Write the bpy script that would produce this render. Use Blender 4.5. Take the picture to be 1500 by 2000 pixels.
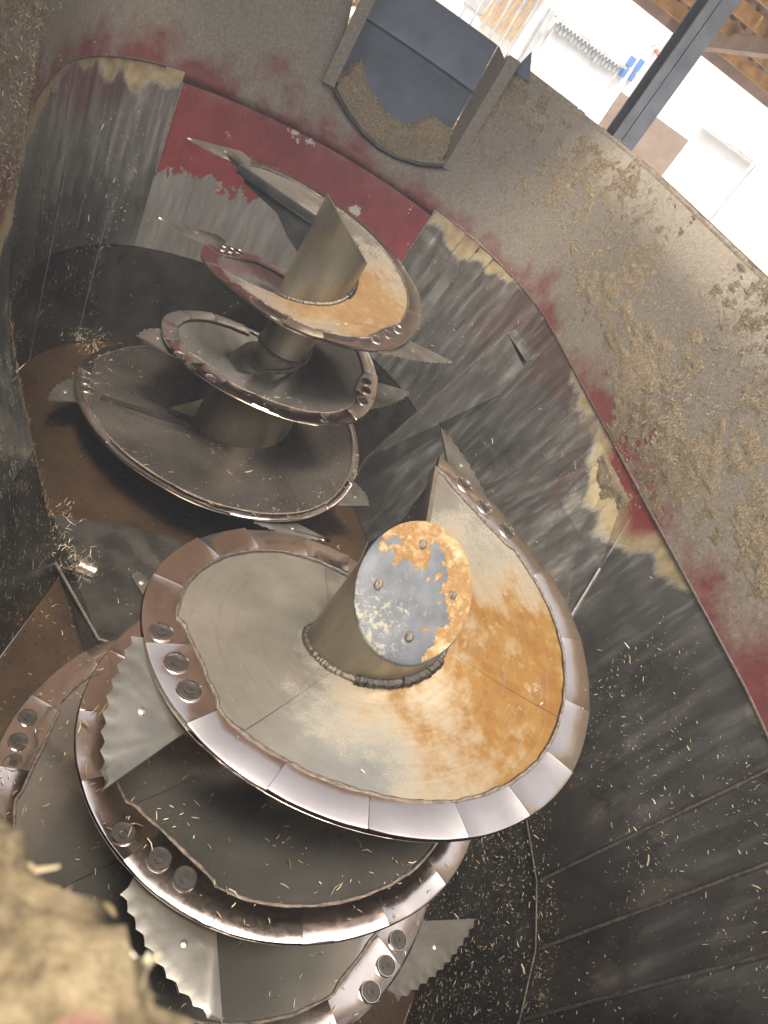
import bpy, math, random
import numpy as np
from mathutils import Vector, Matrix, noise
random.seed(7); rng = np.random.default_rng(7)
R = math.radians
sc = bpy.context.scene
C = sc.collection
for o in list(bpy.data.objects): bpy.data.objects.remove(o)

# ------------------------------------------------------------------ camera
# world: X = across the tub, Y = along the tub towards the rear auger, Z up; front auger axis at X=Y=0, yard at Z=0
H = 4.0
cam_d = bpy.data.cameras.new('camera'); cam = bpy.data.objects.new('camera', cam_d); C.objects.link(cam)
right = Vector((0.8596, -0.1097, 0.4989)); down = Vector((0.3049, -0.6734, -0.6735)); fwd = Vector((0.4099, 0.7311, -0.5455))
rm = Matrix((right, -down, -fwd)).transposed()
right = rm.col[0].normalized(); fwd = (fwd - right * fwd.dot(right)).normalized(); up = right.cross(fwd)
rm = Matrix((right, up, -fwd)).transposed()
cam.matrix_world = Matrix.Translation((-1.1756, -1.6223, H)) @ rm.to_4x4()
cam_d.sensor_fit = 'HORIZONTAL'; cam_d.sensor_width = 36; cam_d.lens = 36.0
cam_d.clip_start = 0.02; cam_d.clip_end = 2000
cam_d.dof.use_dof = True; cam_d.dof.focus_distance = 2.7; cam_d.dof.aperture_fstop = 9.0
sc.camera = cam

# ------------------------------------------------------------------ light
SUN_EL, SUN_AZ = 69.0, 246.0          # azimuth of the sun measured from +X, counter-clockwise
world = bpy.data.worlds.new('World'); sc.world = world; world.use_nodes = True
wn = world.node_tree; sky = wn.nodes.new('ShaderNodeTexSky'); sky.sky_type = 'NISHITA'; sky.sun_disc = False
sky.air_density = 0.45; sky.dust_density = 7.0; sky.ozone_density = 0.2; sky.sun_elevation = R(SUN_EL); sky.sun_rotation = R(90 - SUN_AZ)
bg = wn.nodes['Background']; bg.inputs['Strength'].default_value = 0.14
hs_ = wn.nodes.new('ShaderNodeHueSaturation'); hs_.inputs['Saturation'].default_value = 0.28   # thin high cloud: a paler sky
wn.links.new(sky.outputs[0], hs_.inputs['Color']); wn.links.new(hs_.outputs[0], bg.inputs['Color'])
sd = bpy.data.lights.new('sun', 'SUN'); so = bpy.data.objects.new('sun', sd); C.objects.link(so)
sd.energy = 2.7; sd.angle = R(12.0); sd.color = (1.0, 0.89, 0.73)
sv = Vector((math.cos(R(SUN_AZ)) * math.cos(R(SUN_EL)), math.sin(R(SUN_AZ)) * math.cos(R(SUN_EL)), math.sin(R(SUN_EL))))
so.rotation_euler = sv.to_track_quat('Z', 'Y').to_euler(); so.location = (-6, -6, 12)
sc.view_settings.view_transform = 'Standard'; sc.view_settings.look = 'None'
sc.view_settings.exposure = 1.3; sc.view_settings.gamma = 1.0
sc.render.engine = 'CYCLES'
sc.cycles.max_bounces = 8; sc.cycles.sample_clamp_indirect = 6.0; sc.cycles.caustics_reflective = False

# ------------------------------------------------------------------ node helpers
class NT:
    def __init__(s, name):
        s.m = bpy.data.materials.new(name); s.m.use_nodes = True; s.t = s.m.node_tree
        s.b = s.t.nodes['Principled BSDF']; s.out = s.t.nodes['Material Output']
        s._p = None
    def n(s, typ, **k):
        nd = s.t.nodes.new(typ)
        for a, v in k.items(): setattr(nd, a, v)
        return nd
    def l(s, a, b): s.t.links.new(a, b)
    def pos(s, scale=(1, 1, 1), obj=False):
        if obj: src = s.n('ShaderNodeTexCoord').outputs['Object']
        else: src = s.n('ShaderNodeNewGeometry').outputs['Position']
        mp = s.n('ShaderNodeMapping'); mp.inputs['Scale'].default_value = scale
        s.l(src, mp.inputs['Vector']); return mp.outputs[0]
    def noise(s, scale, detail=4, rough=.55, sc3=(1, 1, 1), obj=False, dist=0):
        nd = s.n('ShaderNodeTexNoise'); nd.inputs['Scale'].default_value = scale
        nd.inputs['Detail'].default_value = detail; nd.inputs['Roughness'].default_value = rough
        nd.inputs['Distortion'].default_value = dist
        s.l(s.pos(sc3, obj), nd.inputs['Vector']); return nd.outputs['Fac']
    def ramp(s, v, stops, interp='LINEAR'):
        r = s.n('ShaderNodeValToRGB'); r.color_ramp.interpolation = interp
        e = r.color_ramp.elements
        while len(e) < len(stops): e.new(.5)
        for q, (p, c) in zip(e, stops):
            q.position = p; q.color = c if len(c) == 4 else (*c, 1)
        s.l(v, r.inputs[0]); return r.outputs[0]
    def mask(s, v, a, b):
        m = s.n('ShaderNodeMapRange'); m.inputs['From Min'].default_value = a; m.inputs['From Max'].default_value = b
        s.l(v, m.inputs['Value']); return m.outputs[0]
    def math(s, op, a, b=None, clamp=False):
        m = s.n('ShaderNodeMath', operation=op); m.use_clamp = clamp
        for i, x in enumerate((a, b)):
            if x is None: continue
            if isinstance(x, (int, float)): m.inputs[i].default_value = x
            else: s.l(x, m.inputs[i])
        return m.outputs[0]
    def mix(s, f, a, b):
        m = s.n('ShaderNodeMix', data_type='RGBA')
        if isinstance(f, (int, float)): m.inputs[0].default_value = f
        else: s.l(f, m.inputs[0])
        for i, x in ((6, a), (7, b)):
            if isinstance(x, tuple): m.inputs[i].default_value = (*x[:3], 1)
            else: s.l(x, m.inputs[i])
        return m.outputs[2]
    def xyz(s):
        g = s.n('ShaderNodeNewGeometry'); x = s.n('ShaderNodeSeparateXYZ'); s.l(g.outputs['Position'], x.inputs[0])
        return x.outputs
    def set(s, **k):
        for a, v in k.items():
            i = s.b.inputs[a.replace('_', ' ')]
            if isinstance(v, (int, float)): i.default_value = v
            elif isinstance(v, tuple): i.default_value = (*v[:3], 1)
            else: s.l(v, i)
        return s
    def bump(s, v, st, d=.01):
        b = s.n('ShaderNodeBump'); b.inputs['Strength'].default_value = st; b.inputs['Distance'].default_value = d
        s.l(v, b.inputs['Height'])
        if s._p is not None: s.l(s._p, b.inputs['Normal'])
        s._p = b.outputs[0]; s.l(b.outputs[0], s.b.inputs['Normal']); return s
M = {}
def simple(name, col, rough=.6, metal=0., var=.25, scale=8, bump=.0):
    a = NT(name); f = a.noise(scale)
    c0 = tuple(x * (1 - var) for x in col); c1 = tuple(min(1, x * (1 + var)) for x in col)
    a.set(Base_Color=a.ramp(f, [(.3, c0), (.7, c1)]), Roughness=rough, Metallic=metal)
    if bump: a.bump(a.noise(scale * 6), bump)
    M[name] = a.m; return a

def steel_band():
    a = NT('polished_band_steel')
    big = a.noise(3.5, 3); fine = a.noise(60, 5, .7); sm = a.noise(16, 4)
    col = a.ramp(big, [(.3, (.68, .585, .525)), (.7, (.82, .73, .67))])  # warm pinkish tint painted in for the brown reflection in the bands
    grime = a.mask(sm, .72, .85)
    a.set(Base_Color=a.mix(a.math('MULTIPLY', grime, .5), col, (.16, .12, .09)), Metallic=a.math('SUBTRACT', 1.0, a.math('MULTIPLY', grime, .35)),
          Roughness=a.ramp(fine, [(.3, (.09,) * 3), (.75, (.22,) * 3)]))
    a.bump(a.noise(7, 2), .10, .02).bump(fine, .03, .003)
    M['band'] = a.m
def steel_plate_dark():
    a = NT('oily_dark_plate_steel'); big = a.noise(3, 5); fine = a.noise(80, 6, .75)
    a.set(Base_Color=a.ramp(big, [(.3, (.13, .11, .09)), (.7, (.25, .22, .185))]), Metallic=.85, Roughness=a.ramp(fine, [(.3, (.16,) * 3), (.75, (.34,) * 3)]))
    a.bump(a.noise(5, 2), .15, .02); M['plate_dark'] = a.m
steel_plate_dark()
def steel_plate():
    a = NT('worn_plate_steel')
    big = a.noise(2.6, 4); fine = a.noise(90, 6, .75); sp = a.noise(30, 6, .7)
    col = a.ramp(big, [(.3, (.34, .325, .29)), (.7, (.56, .54, .49))])
    dirt_and_dark = a.mask(sp, .64, .78)
    a.set(Base_Color=a.mix(a.math('MULTIPLY', dirt_and_dark, .55), col, (.10, .08, .055)), Metallic=a.math('SUBTRACT', .92, a.math('MULTIPLY', dirt_and_dark, .4)),
          Roughness=a.ramp(fine, [(.3, (.09,) * 3), (.75, (.18,) * 3)]))
    a.bump(a.noise(4, 2), .16, .02).bump(fine, .02, .003)
    M['plate'] = a.m
def rust_plate(name, d, off, cx, cy, amount):
    # feed-acid stain on the top turn: orange grows towards direction d from the tube
    a = NT(name); x, y, z = a.xyz()
    g = a.math('ADD', a.math('MULTIPLY', a.math('SUBTRACT', x, cx), d[0]), a.math('MULTIPLY', a.math('SUBTRACT', y, cy), d[1]))
    n1 = a.noise(4.5, 6, .6); n2 = a.noise(16, 6, .65); fine = a.noise(120, 5, .7)
    px_, py_ = a.math('SUBTRACT', x, cx), a.math('SUBTRACT', y, cy)
    rad = a.math('SQRT', a.math('ADD', a.math('MULTIPLY', px_, px_), a.math('MULTIPLY', py_, py_))); ang = a.math('ARCTAN2', py_, px_)
    cv_ = a.n('ShaderNodeCombineXYZ'); a.l(a.math('MULTIPLY', rad, 70.0), cv_.inputs[0]); a.l(a.math('MULTIPLY', ang, 2.2), cv_.inputs[1])
    sn = a.n('ShaderNodeTexNoise'); sn.inputs['Scale'].default_value = 1.0; sn.inputs['Detail'].default_value = 6; sn.inputs['Roughness'].default_value = .7; a.l(cv_.outputs[0], sn.inputs['Vector']); arc = sn.outputs['Fac']
    v = a.math('ADD', a.math('ADD', g, off), a.math('MULTIPLY', a.math('SUBTRACT', n1, .5), .9))
    v = a.math('ADD', v, a.math('MULTIPLY', a.math('SUBTRACT', n2, .5), .35))
    v = a.math('ADD', v, a.math('MULTIPLY', a.math('SUBTRACT', arc, .5), .25))
    v = a.math('SUBTRACT', v, a.math('MULTIPLY', a.math('SUBTRACT', rad, .42), .85))
    stain = a.math('MULTIPLY', a.mask(v, .0, .50), amount)
    deep = a.mask(a.math('ADD', a.math('MULTIPLY', v, .5), a.math('MULTIPLY', a.math('SUBTRACT', n2, .5), .8)), .10, .38)
    cream = a.ramp(n1, [(.3, (.40, .38, .32)), (.7, (.56, .53, .455))])
    orange = a.ramp(n2, [(.25, (.15, .075, .011)), (.6, (.195, .115, .022)), (.8, (.25, .175, .06))])
    orange = a.mix(deep, orange, (.135, .055, .006))
    pale = a.mask(a.noise(9, 7, .75), .60, .70)
    col = a.mix(stain, cream, orange)
    col = a.mix(a.math('MULTIPLY', a.mask(arc, .5, .75), .35), col, (.22, .19, .14))
    col = a.mix(a.math('MULTIPLY', pale, .3), col, (.50, .46, .38))
    a.set(Base_Color=col, Metallic=a.math('SUBTRACT', .86, a.math('MULTIPLY', stain, .66)),
          Specular_IOR_Level=a.math('SUBTRACT', .5, a.math('MULTIPLY', stain, .35)), Roughness=a.math('ADD', a.math('MULTIPLY', stain, .18), a.ramp(fine, [(.3, (.18,) * 3), (.8, (.30,) * 3)])))
    a.bump(fine, .08, .003).bump(arc, .06, .004)
    M[name] = a.m
def liner(name, front):
    # worn steel liner: vertical wear streaks, bright ones painted as reflections; paint and primer survive along the top edge
    a = NT(name); x, y, z = a.xyz()
    streak = a.noise(9, 5, .6, (1.8, 1.8, .07)); st2 = a.noise(30, 5, .7, (1.3, 1.3, .10)); blot = a.noise(2.2, 4); sp = a.noise(45, 6, .75)
    col = a.ramp(streak, [(.25, (.19, .178, .155)), (.5, (.36, .345, .31)), (.68, (.70, .68, .63))])
    dirt_and_dark = a.math('MULTIPLY', a.mask(a.math('SUBTRACT', a.math('ADD', blot, a.math('MULTIPLY', sp, .4)), a.math('MULTIPLY', a.math('SUBTRACT', z, 1.7), .28)), .52, .92), .85)  # blotchy dirt, with the tone darker towards the floor
    dirt_and_dark = a.math('ADD', dirt_and_dark, a.math('MULTIPLY', a.math('MULTIPLY', a.mask(y, .85, .2), a.mask(x, .2, .6)), a.math('ADD', .28, a.math('MULTIPLY', streak, .5))), True)  # darker again on the right side near the front auger
    col = a.mix(a.math('MULTIPLY', dirt_and_dark, .93), col, (.042, .036, .027))
    zz = a.math('ADD', z, a.math('MULTIPLY', a.math('SUBTRACT', a.noise(4, 4, .5, (1, 1, .30)), .5), .45))
    zz = a.math('ADD', zz, a.math('MULTIPLY', a.math('SUBTRACT', a.noise(1.4, 2), .5), .40))
    cus = a.math('MULTIPLY', a.mask(a.math('ABSOLUTE', a.math('SUBTRACT', y, 1.2)), .65, .1), a.mask(x, 0, .2))
    zz = a.math('ADD', zz, a.math('MULTIPLY', cus, .30))
    zz = a.math('ADD', zz, a.math('MULTIPLY', a.mask(x, -.3, -.5), .15))
    zz = a.math('ADD', zz, a.math('MULTIPLY', a.math('MULTIPLY', a.mask(y, 3.5, 3.8), a.mask(x, .2, .4)), .16))
    zz = a.math('SUBTRACT', zz, .085)
    prim = a.mask(zz, 2.475, 2.53) ; red = a.mask(zz, 2.57, 2.70)
    pc = a.ramp(a.noise(14, 5), [(.3, (.20, .15, .08)), (.55, (.29, .235, .135)), (.75, (.36, .31, .19))])
    col = a.mix(prim, col, pc); col = a.mix(red, col, (.15, .032, .028))
    met = a.math('MULTIPLY', a.math('SUBTRACT', 1, prim), a.math('SUBTRACT', .84, a.math('MULTIPLY', dirt_and_dark, .15)))
    a.set(Base_Color=col, Metallic=met, Roughness=a.math('ADD', a.ramp(streak, [(.3, (.17,) * 3), (.7, (.07,) * 3)]), a.math('MULTIPLY', prim, .3)))
    a.bump(st2, .03, .004).bump(a.noise(2.2, 2), .65, .03)
    M[name] = a.m
def painted():
    # red painted wall, scraped to bare grey steel lower down, chips
    a = NT('scraped_red_paint'); x, y, z = a.xyz()
    n1 = a.noise(7, 6, .65); n2 = a.noise(26, 6, .7); n3 = a.noise(70, 6, .7, (1, 1, .35))
    zz = a.math('ADD', a.math('ADD', z, a.math('MULTIPLY', a.math('SUBTRACT', n1, .5), .55)), a.math('MULTIPLY', a.math('SUBTRACT', n2, .5), .35))
    zz = a.math('SUBTRACT', zz, a.math('MULTIPLY', x, .10))
    paint = a.mask(zz, 1.98, 2.0)
    chip = a.math('MULTIPLY', a.mask(a.noise(4, 8, .72), .60, .615), 1.0)
    chip2 = a.mask(n3, .66, .70)
    keep = a.math('MULTIPLY', paint, a.math('MULTIPLY', a.math('SUBTRACT', 1, chip), a.math('SUBTRACT', 1, a.math('MULTIPLY', chip2, .7))))
    steel = a.ramp(a.noise(7, 5, .6, (1.6, 1.6, .2)), [(.3, (.20, .19, .17)), (.55, (.31, .30, .275)), (.8, (.46, .45, .42))])
    dust = a.math('MULTIPLY', a.mask(a.math('ADD', z, a.math('MULTIPLY', n1, .3)), 2.60, 2.85), .65)
    rc = a.ramp(n1, [(.3, (.115, .018, .019)), (.7, (.18, .034, .032))])
    col = a.mix(keep, steel, rc); col = a.mix(a.math('MULTIPLY', a.math('MULTIPLY', chip, paint), .8), col, (.50, .48, .42)); col = a.mix(dust, col, (.27, .23, .17))
    a.set(Base_Color=col, Metallic=a.math('MULTIPLY', a.math('SUBTRACT', 1, keep), .7), Roughness=.45)
    a.bump(keep, .15, .003); M['painted'] = a.m
def upper_wall():
    a = NT('dusty_upper_wall'); x, y, z = a.xyz()
    n1 = a.noise(2.4, 5, .6); n2 = a.noise(18, 6, .7); n3 = a.noise(65, 7, .78, dist=1.0)
    v = a.math('ADD', z, a.math('MULTIPLY', a.math('SUBTRACT', n1, .5), 1.3))
    v = a.math('ADD', v, a.math('MULTIPLY', a.math('SUBTRACT', n2, .5), .22))
    dust = a.mask(v, 2.50, 2.78)
    dc = a.mix(a.mask(a.noise(7, 6, .7), .4, .65), a.ramp(n3, [(.25, (.075, .060, .044)), (.5, (.19, .158, .118)), (.75, (.38, .325, .245))]), a.ramp(n3, [(.25, (.105, .092, .074)), (.55, (.215, .19, .152)), (.8, (.35, .31, .25))]))
    a.set(Base_Color=a.mix(dust, a.ramp(n2, [(.3, (.11, .026, .024)), (.7, (.165, .042, .037))]), dc), Roughness=.8)
    a.bump(a.math('MULTIPLY', n3, dust), .6, .008); M['upper'] = a.m
def feedcake():
    a = NT('caked_feed'); n1 = a.noise(9, 6, .7); n3 = a.noise(130, 7, .8); n2 = a.noise(45, 6, .7)
    fl_ = a.noise(75, 7, .78, dist=1.2)
    c = a.ramp(fl_, [(.30, (.06, .043, .025)), (.46, (.21, .155, .092)), (.58, (.38, .30, .19)), (.72, (.62, .52, .36))])
    x, y, z = a.xyz()
    wet = a.math('MULTIPLY', a.mask(a.math('ADD', z, a.math('MULTIPLY', a.math('SUBTRACT', a.noise(3, 5, .65), .5), 1.1)), 3.0, 2.55), .75)
    c = a.mix(wet, c, a.ramp(n3, [(.3, (.07, .05, .028)), (.6, (.15, .11, .065)), (.8, (.30, .24, .15))]))
    a.set(Base_Color=a.mix(a.math('MULTIPLY', a.mask(n1, .5, .8), .5), c, a.ramp(n2, [(.3, (.09, .07, .045)), (.7, (.27, .20, .115))])), Roughness=.95)
    a.bump(fl_, 1.0, .014).bump(n2, .5, .012); M['cake'] = a.m
def rimcake():
    a = NT('rim_cake'); n1 = a.noise(55, 5, .65); n2 = a.noise(13, 3, .5); n3 = a.noise(120, 6, .8)
    c = a.ramp(n1, [(.3, (.07, .05, .025)), (.48, (.25, .185, .10)), (.7, (.44, .345, .20))])
    a.set(Base_Color=a.mix(a.mask(n2, .60, .68), c, (.36, .17, .13)), Roughness=.95); a.bump(n3, .8, .01); M['rim_cake'] = a.m
rimcake()
def chaffm():
    a = NT('chopped_straw'); g = a.n('ShaderNodeNewGeometry').outputs['Random Per Island']
    a.set(Base_Color=a.ramp(g, [(0, (.12, .09, .045)), (.35, (.25, .19, .10)), (.7, (.38, .31, .19)), (1, (.50, .45, .34))]), Roughness=.7); M['chaff'] = a.m
def capm():
    # dark galvanised lid with an orange and cream feed crust on its upper and right part
    a = NT('tube_cap_crust'); x, y, z = a.xyz()
    n1 = a.noise(7, 6, .6); n2 = a.noise(45, 6, .75); n3 = a.noise(130, 5, .7)
    g = a.math('MAXIMUM', a.math('SUBTRACT', x, .035), a.math('ADD', a.math('MULTIPLY', x, .35), a.math('MULTIPLY', y, .95)))
    v = a.math('ADD', g, a.math('MULTIPLY', a.math('SUBTRACT', n1, .5), .30))
    crust = a.mask(v, .060, .068)
    crust = a.math('MULTIPLY', crust, .0)
    spk = a.math('MULTIPLY', a.mask(a.math('SUBTRACT', n2, a.math('MULTIPLY', g, 1.0)), .60, .68), .75)
    cc = a.ramp(n1, [(.3, (.46, .34, .17)), (.48, (.40, .19, .045)), (.62, (.46, .28, .10)), (.8, (.56, .47, .31))])
    base = a.ramp(a.noise(12, 5, .6, (1, 1, .3)), [(.3, (.042, .046, .052)), (.7, (.09, .095, .104))])
    col = a.mix(spk, base, (.21, .19, .145)); col = a.mix(crust, col, cc)
    a.set(Base_Color=col, Metallic=a.math('MULTIPLY', a.math('SUBTRACT', 1, crust), .15), Specular_IOR_Level=.25, Roughness=a.math('ADD', .5, a.math('MULTIPLY', crust, .35)))
    a.bump(crust, .8, .012).bump(n3, .2, .005).bump(spk, .2, .004); M['cap'] = a.m
def tubem():
    a = NT('tube_steel'); n1 = a.noise(5, 5, .6, (1.5, 1.5, .3)); n2 = a.noise(60, 6, .7)
    st = a.mask(a.noise(4, 5), .5, .75)
    c = a.ramp(n1, [(.3, (.15, .13, .095)), (.7, (.29, .26, .20))])
    a.set(Base_Color=a.mix(a.math('MULTIPLY', st, .5), c, (.36, .25, .09)), Metallic=.72, Roughness=a.ramp(n2, [(.3, (.26,) * 3), (.8, (.45,) * 3)]))
    a.bump(n2, .08, .004); M['tube'] = a.m
def floorm():
    a = NT('wet_brown_floor'); n1 = a.noise(3, 6, .65); n2 = a.noise(40, 6, .7)
    a.set(Base_Color=a.ramp(n1, [(.3, (.022, .013, .007)), (.7, (.058, .034, .016))]), Roughness=a.ramp(n2, [(.3, (.22,) * 3), (.8, (.5,) * 3)]), Metallic=.25)
    a.bump(n2, .2, .006); M['floor'] = a.m
def crustm():
    a = NT('orange_crust'); n1 = a.noise(11, 6, .65); n2 = a.noise(60, 6, .75)
    c = a.ramp(n1, [(.3, (.29, .235, .14)), (.42, (.20, .12, .045)), (.50, (.16, .08, .022)), (.58, (.23, .155, .07)), (.7, (.33, .275, .18))])
    a.set(Base_Color=a.mix(a.mask(n2, .55, .8), c, (.52, .44, .30)), Roughness=.85); a.bump(n2, .6, .006); M['crust'] = a.m
crustm(); steel_band(); steel_plate(); painted(); upper_wall(); feedcake(); chaffm(); capm(); tubem(); floorm()
rust_plate('rust_front', (1.0, -.40), .10, 0, 0, .97); rust_plate('rust_rear', (.5, -.3), .32, 0, 2.88, .9)
liner('liner', False)
simple('lower', (.055, .050, .042), .26, .6, .5, 7, .08)
simple('weld', (.17, .14, .115), .38, .8, .5, 60, .5)
simple('weld_dark', (.05, .045, .04), .3, .7, .4, 40, .5)
simple('knife', (.19, .175, .15), .34, .8, .3, 9, .03)
simple('dark_paint', (.035, .036, .036), .38, .3, .4, 12, .1)
simple('hole_shade', (.022, .018, .014), .55, .1, .5, 60, .2)  # near-black colour stands for the shade inside the bolt holes
simple('bolt_bright', (.42, .38, .33), .34, .9, .3, 60, .2)
simple('blue_plate', (.085, .10, .125), .5, .2, .25, 5, .1)
simple('rim_steel', (.24, .20, .15), .8, .0, .4, 40, .6)
simple('white_wall', (.80, .79, .76), .8, 0, .05, 3, .05)
simple('white_door', (.78, .78, .77), .5, 0, .05, 3)
simple('post_grey', (.20, .22, .24), .45, .5, .2, 6)
simple('roof_under', (.40, .31, .255), .6, .2, .3, 3)
simple('timber', (.50, .30, .13), .7, 0, .3, 10, .3)
simple('board_brown', (.27, .20, .15), .7, 0, .15, 5)
simple('sign_blue', (.10, .22, .62), .5, 0, .1, 5)
simple('pale_grey', (.42, .43, .44), .6, 0, .2, 5)
simple('fringe', (.34, .36, .37), .7, 0, .3, 14)
simple('yard', (.42, .40, .37), .85, 0, .2, 2, .2)
simple('logs', (.46, .33, .19), .85, 0, .4, 20, .4)
simple('primer', (.22, .18, .095), .6, 0, .3, 9, .1)
simple('red_stub', (.5, .12, .08), .6, 0, .2, 9)

# ------------------------------------------------------------------ mesh helpers
def link(o, parent=None, label=None, cat=None, group=None, kind=None):
    C.objects.link(o)
    if parent is not None: o.parent = parent
    for k, v in (('label', label), ('category', cat), ('group', group), ('kind', kind)):
        if v: o[k] = v
    return o
def mesh(name, v, f, mat, parent=None, smooth=None, **k):
    m = bpy.data.meshes.new(name); m.from_pydata([tuple(p) for p in v], [], f); m.validate(); m.update()
    m.materials.append(M[mat] if isinstance(mat, str) else mat)
    if smooth is not None:
        m.polygons.foreach_set('use_smooth', [True] * len(m.polygons)); m.set_sharp_from_angle(angle=R(smooth))
    return link(bpy.data.objects.new(name, m), parent, **k)
def fix(o):
    import bmesh
    b = bmesh.new(); b.from_mesh(o.data); bmesh.ops.recalc_face_normals(b, faces=b.faces); b.to_mesh(o.data); b.free(); return o
def empty(name, loc, label, cat, group=None):
    o = bpy.data.objects.new(name, None); o.empty_display_size = .1; link(o, None, label, cat, group); o.location = loc
    bpy.context.view_layer.update(); return o
def loft(rings, closed_ring=True, caps=True, closed_path=False):
    n = len(rings[0]); v = [p for r in rings for p in r]; f = []
    m = len(rings)
    for i in range(m if closed_path else m - 1):
        j = (i + 1) % m
        for k in range(n if closed_ring else n - 1):
            l = (k + 1) % n
            f.append((i * n + k, i * n + l, j * n + l, j * n + k))
    if caps and not closed_path and closed_ring:
        f.append(tuple(range(n))[::-1]); f.append(tuple((m - 1) * n + k for k in range(n)))
    return v, f
def box(x0, x1, y0, y1, z0, z1):
    v = [(x, y, z) for z in (z0, z1) for x, y in ((x0, y0), (x1, y0), (x1, y1), (x0, y1))]
    return v, [(3, 2, 1, 0), (4, 5, 6, 7), (0, 1, 5, 4), (1, 2, 6, 5), (2, 3, 7, 6), (3, 0, 4, 7)]
def join(parts):
    v, f = [], []
    for a, b in parts:
        n = len(v); v += [tuple(p) for p in a]; f += [tuple(i + n for i in q) for q in b]
    return v, f
def bar(a, b, w, h=None, roll=0):
    a, b = Vector(a), Vector(b); h = h or w; d = (b - a).normalized()
    s = d.cross(Vector((0, 0, 1)));  s = Vector((1, 0, 0)) if s.length < 1e-4 else s.normalized()
    t = s.cross(d)
    r = [[p + s * (x * w / 2) + t * (y * h / 2) for x, y in ((-1, -1), (1, -1), (1, 1), (-1, 1))] for p in (a, b)]
    return loft(r)
def tube(pts, rad, n=8):
    rings = []
    for i, p in enumerate(pts):
        p = Vector(p); d = (Vector(pts[min(i + 1, len(pts) - 1)]) - Vector(pts[max(i - 1, 0)])).normalized()
        s = d.cross(Vector((.13, .2, 1))).normalized(); t = s.cross(d); r_ = rad[i] if hasattr(rad, '__len__') else rad
        rings.append([p + (s * math.cos(2 * math.pi * k / n) + t * math.sin(2 * math.pi * k / n)) * r_ for k in range(n)])
    return loft(rings)
def nz(x, y=0, z=0): return noise.noise(Vector((x, y, z)))
def fbm(x, y, z): return noise.fractal(Vector((x, y, z)), 1.0, 2.0, 4)

# ------------------------------------------------------------------ the tub's shape
L = 2.88; ZF, ZS, ZL, ZR = .58, 1.35, 2.56, 3.64         # floor, lower seam, liner top, rim
def Rw(z): return 1.55 + .162 * (z - 2.55) if z < 2.55 else 1.55 + .095 * (z - 2.55)
def wedge(z, side):
    d = max(0, 2.50 - z)
    lr = (1.515 - .40 * d) if side > 0 else (1.68 - .43 * d)
    return min(lr, Rw(z)), max(.12, 1.12 - .55 * d), min(2.62, 1.72 + .5 * d)
def stations(z, nar=32, nst=5, nfr=14):
    """plan outline of the inside at height z, counter-clockwise from the rear auger's right"""
    r = Rw(z); P = []
    for i in range(nar + 1):
        a = math.pi * i / nar; P.append((r * math.cos(a), L + r * math.sin(a)))
    for side in (-1, 1):
        lr, sw, sr = wedge(z, side); seg = []
        kink = z < 2.50
        S = [L - (L - sr) * .5, sr] + [sr + (1.44 - sr) * t for t in (.5, 1.0)] + [1.44 + (sw - 1.44) * t for t in (.5, 1.0)] + [sw * .5]
        for s in S:
            if s >= sr: l_ = r
            elif s >= 1.44: l_ = r + (lr - r) * (sr - s) / (sr - 1.44)
            elif s >= sw: l_ = r + (lr - r) * (s - sw) / (1.44 - sw)
            else: l_ = r
            if not kink: l_ = r
            seg.append((side * l_, s))
        if side < 0: P += seg
        else:
            fl = max(0, z - 2.55) * .285
            for i in range(nfr + 1):
                a = math.pi + math.pi * i / nfr; e = fl * max(0, -math.sin(a)); P.append(((r + e) * math.cos(a), (r + e) * math.sin(a)))
            P += seg[::-1]
    e = .13 + .12 * max(0, 2.55 - z) / 1.97            # the left rear side is wider
    sst = lambda t: (lambda q: q * q * (3 - 2 * q))(min(max(t, 0), 1))
    return [(x - e * sst(-x / 1.1) * sst((y - 1.35) / .9), y) for x, y in P]
NST = len(stations(1.0))
def wall_frame(i):  # outward normal at station i (mid height)
    P = stations(2.6); a = Vector(P[i - 1]); b = Vector(P[(i + 1) % NST]); d = (b - a).normalized(); return Vector((d.y, -d.x))

tub = empty('mixer_tub', (0, L / 2, ZF), 'steel feed mixer tub with worn liner and red paint, round both augers', 'feed mixer')
def tubpart(name, v, f, mat, smooth=None, kind=None, parent=None, label=None):
    o = mesh(name, [Vector(p) - tub.location for p in v], f, mat, parent or tub, smooth)
    if kind: o['kind'] = kind
    if label: o['label'] = label
    return o
# floor plate of the tub
Pf = stations(ZF + .004)
v = [(x, y, ZF) for x, y in Pf] + [(x, y, ZF - .05) for x, y in Pf]
f = [tuple(range(NST))] + [tuple(range(NST, 2 * NST))[::-1]] + [(i, NST + i, NST + (i + 1) % NST, (i + 1) % NST) for i in range(NST)]
tubpart('tub_floor', v, f, 'floor', label='wet rust brown floor of the tub')
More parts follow.
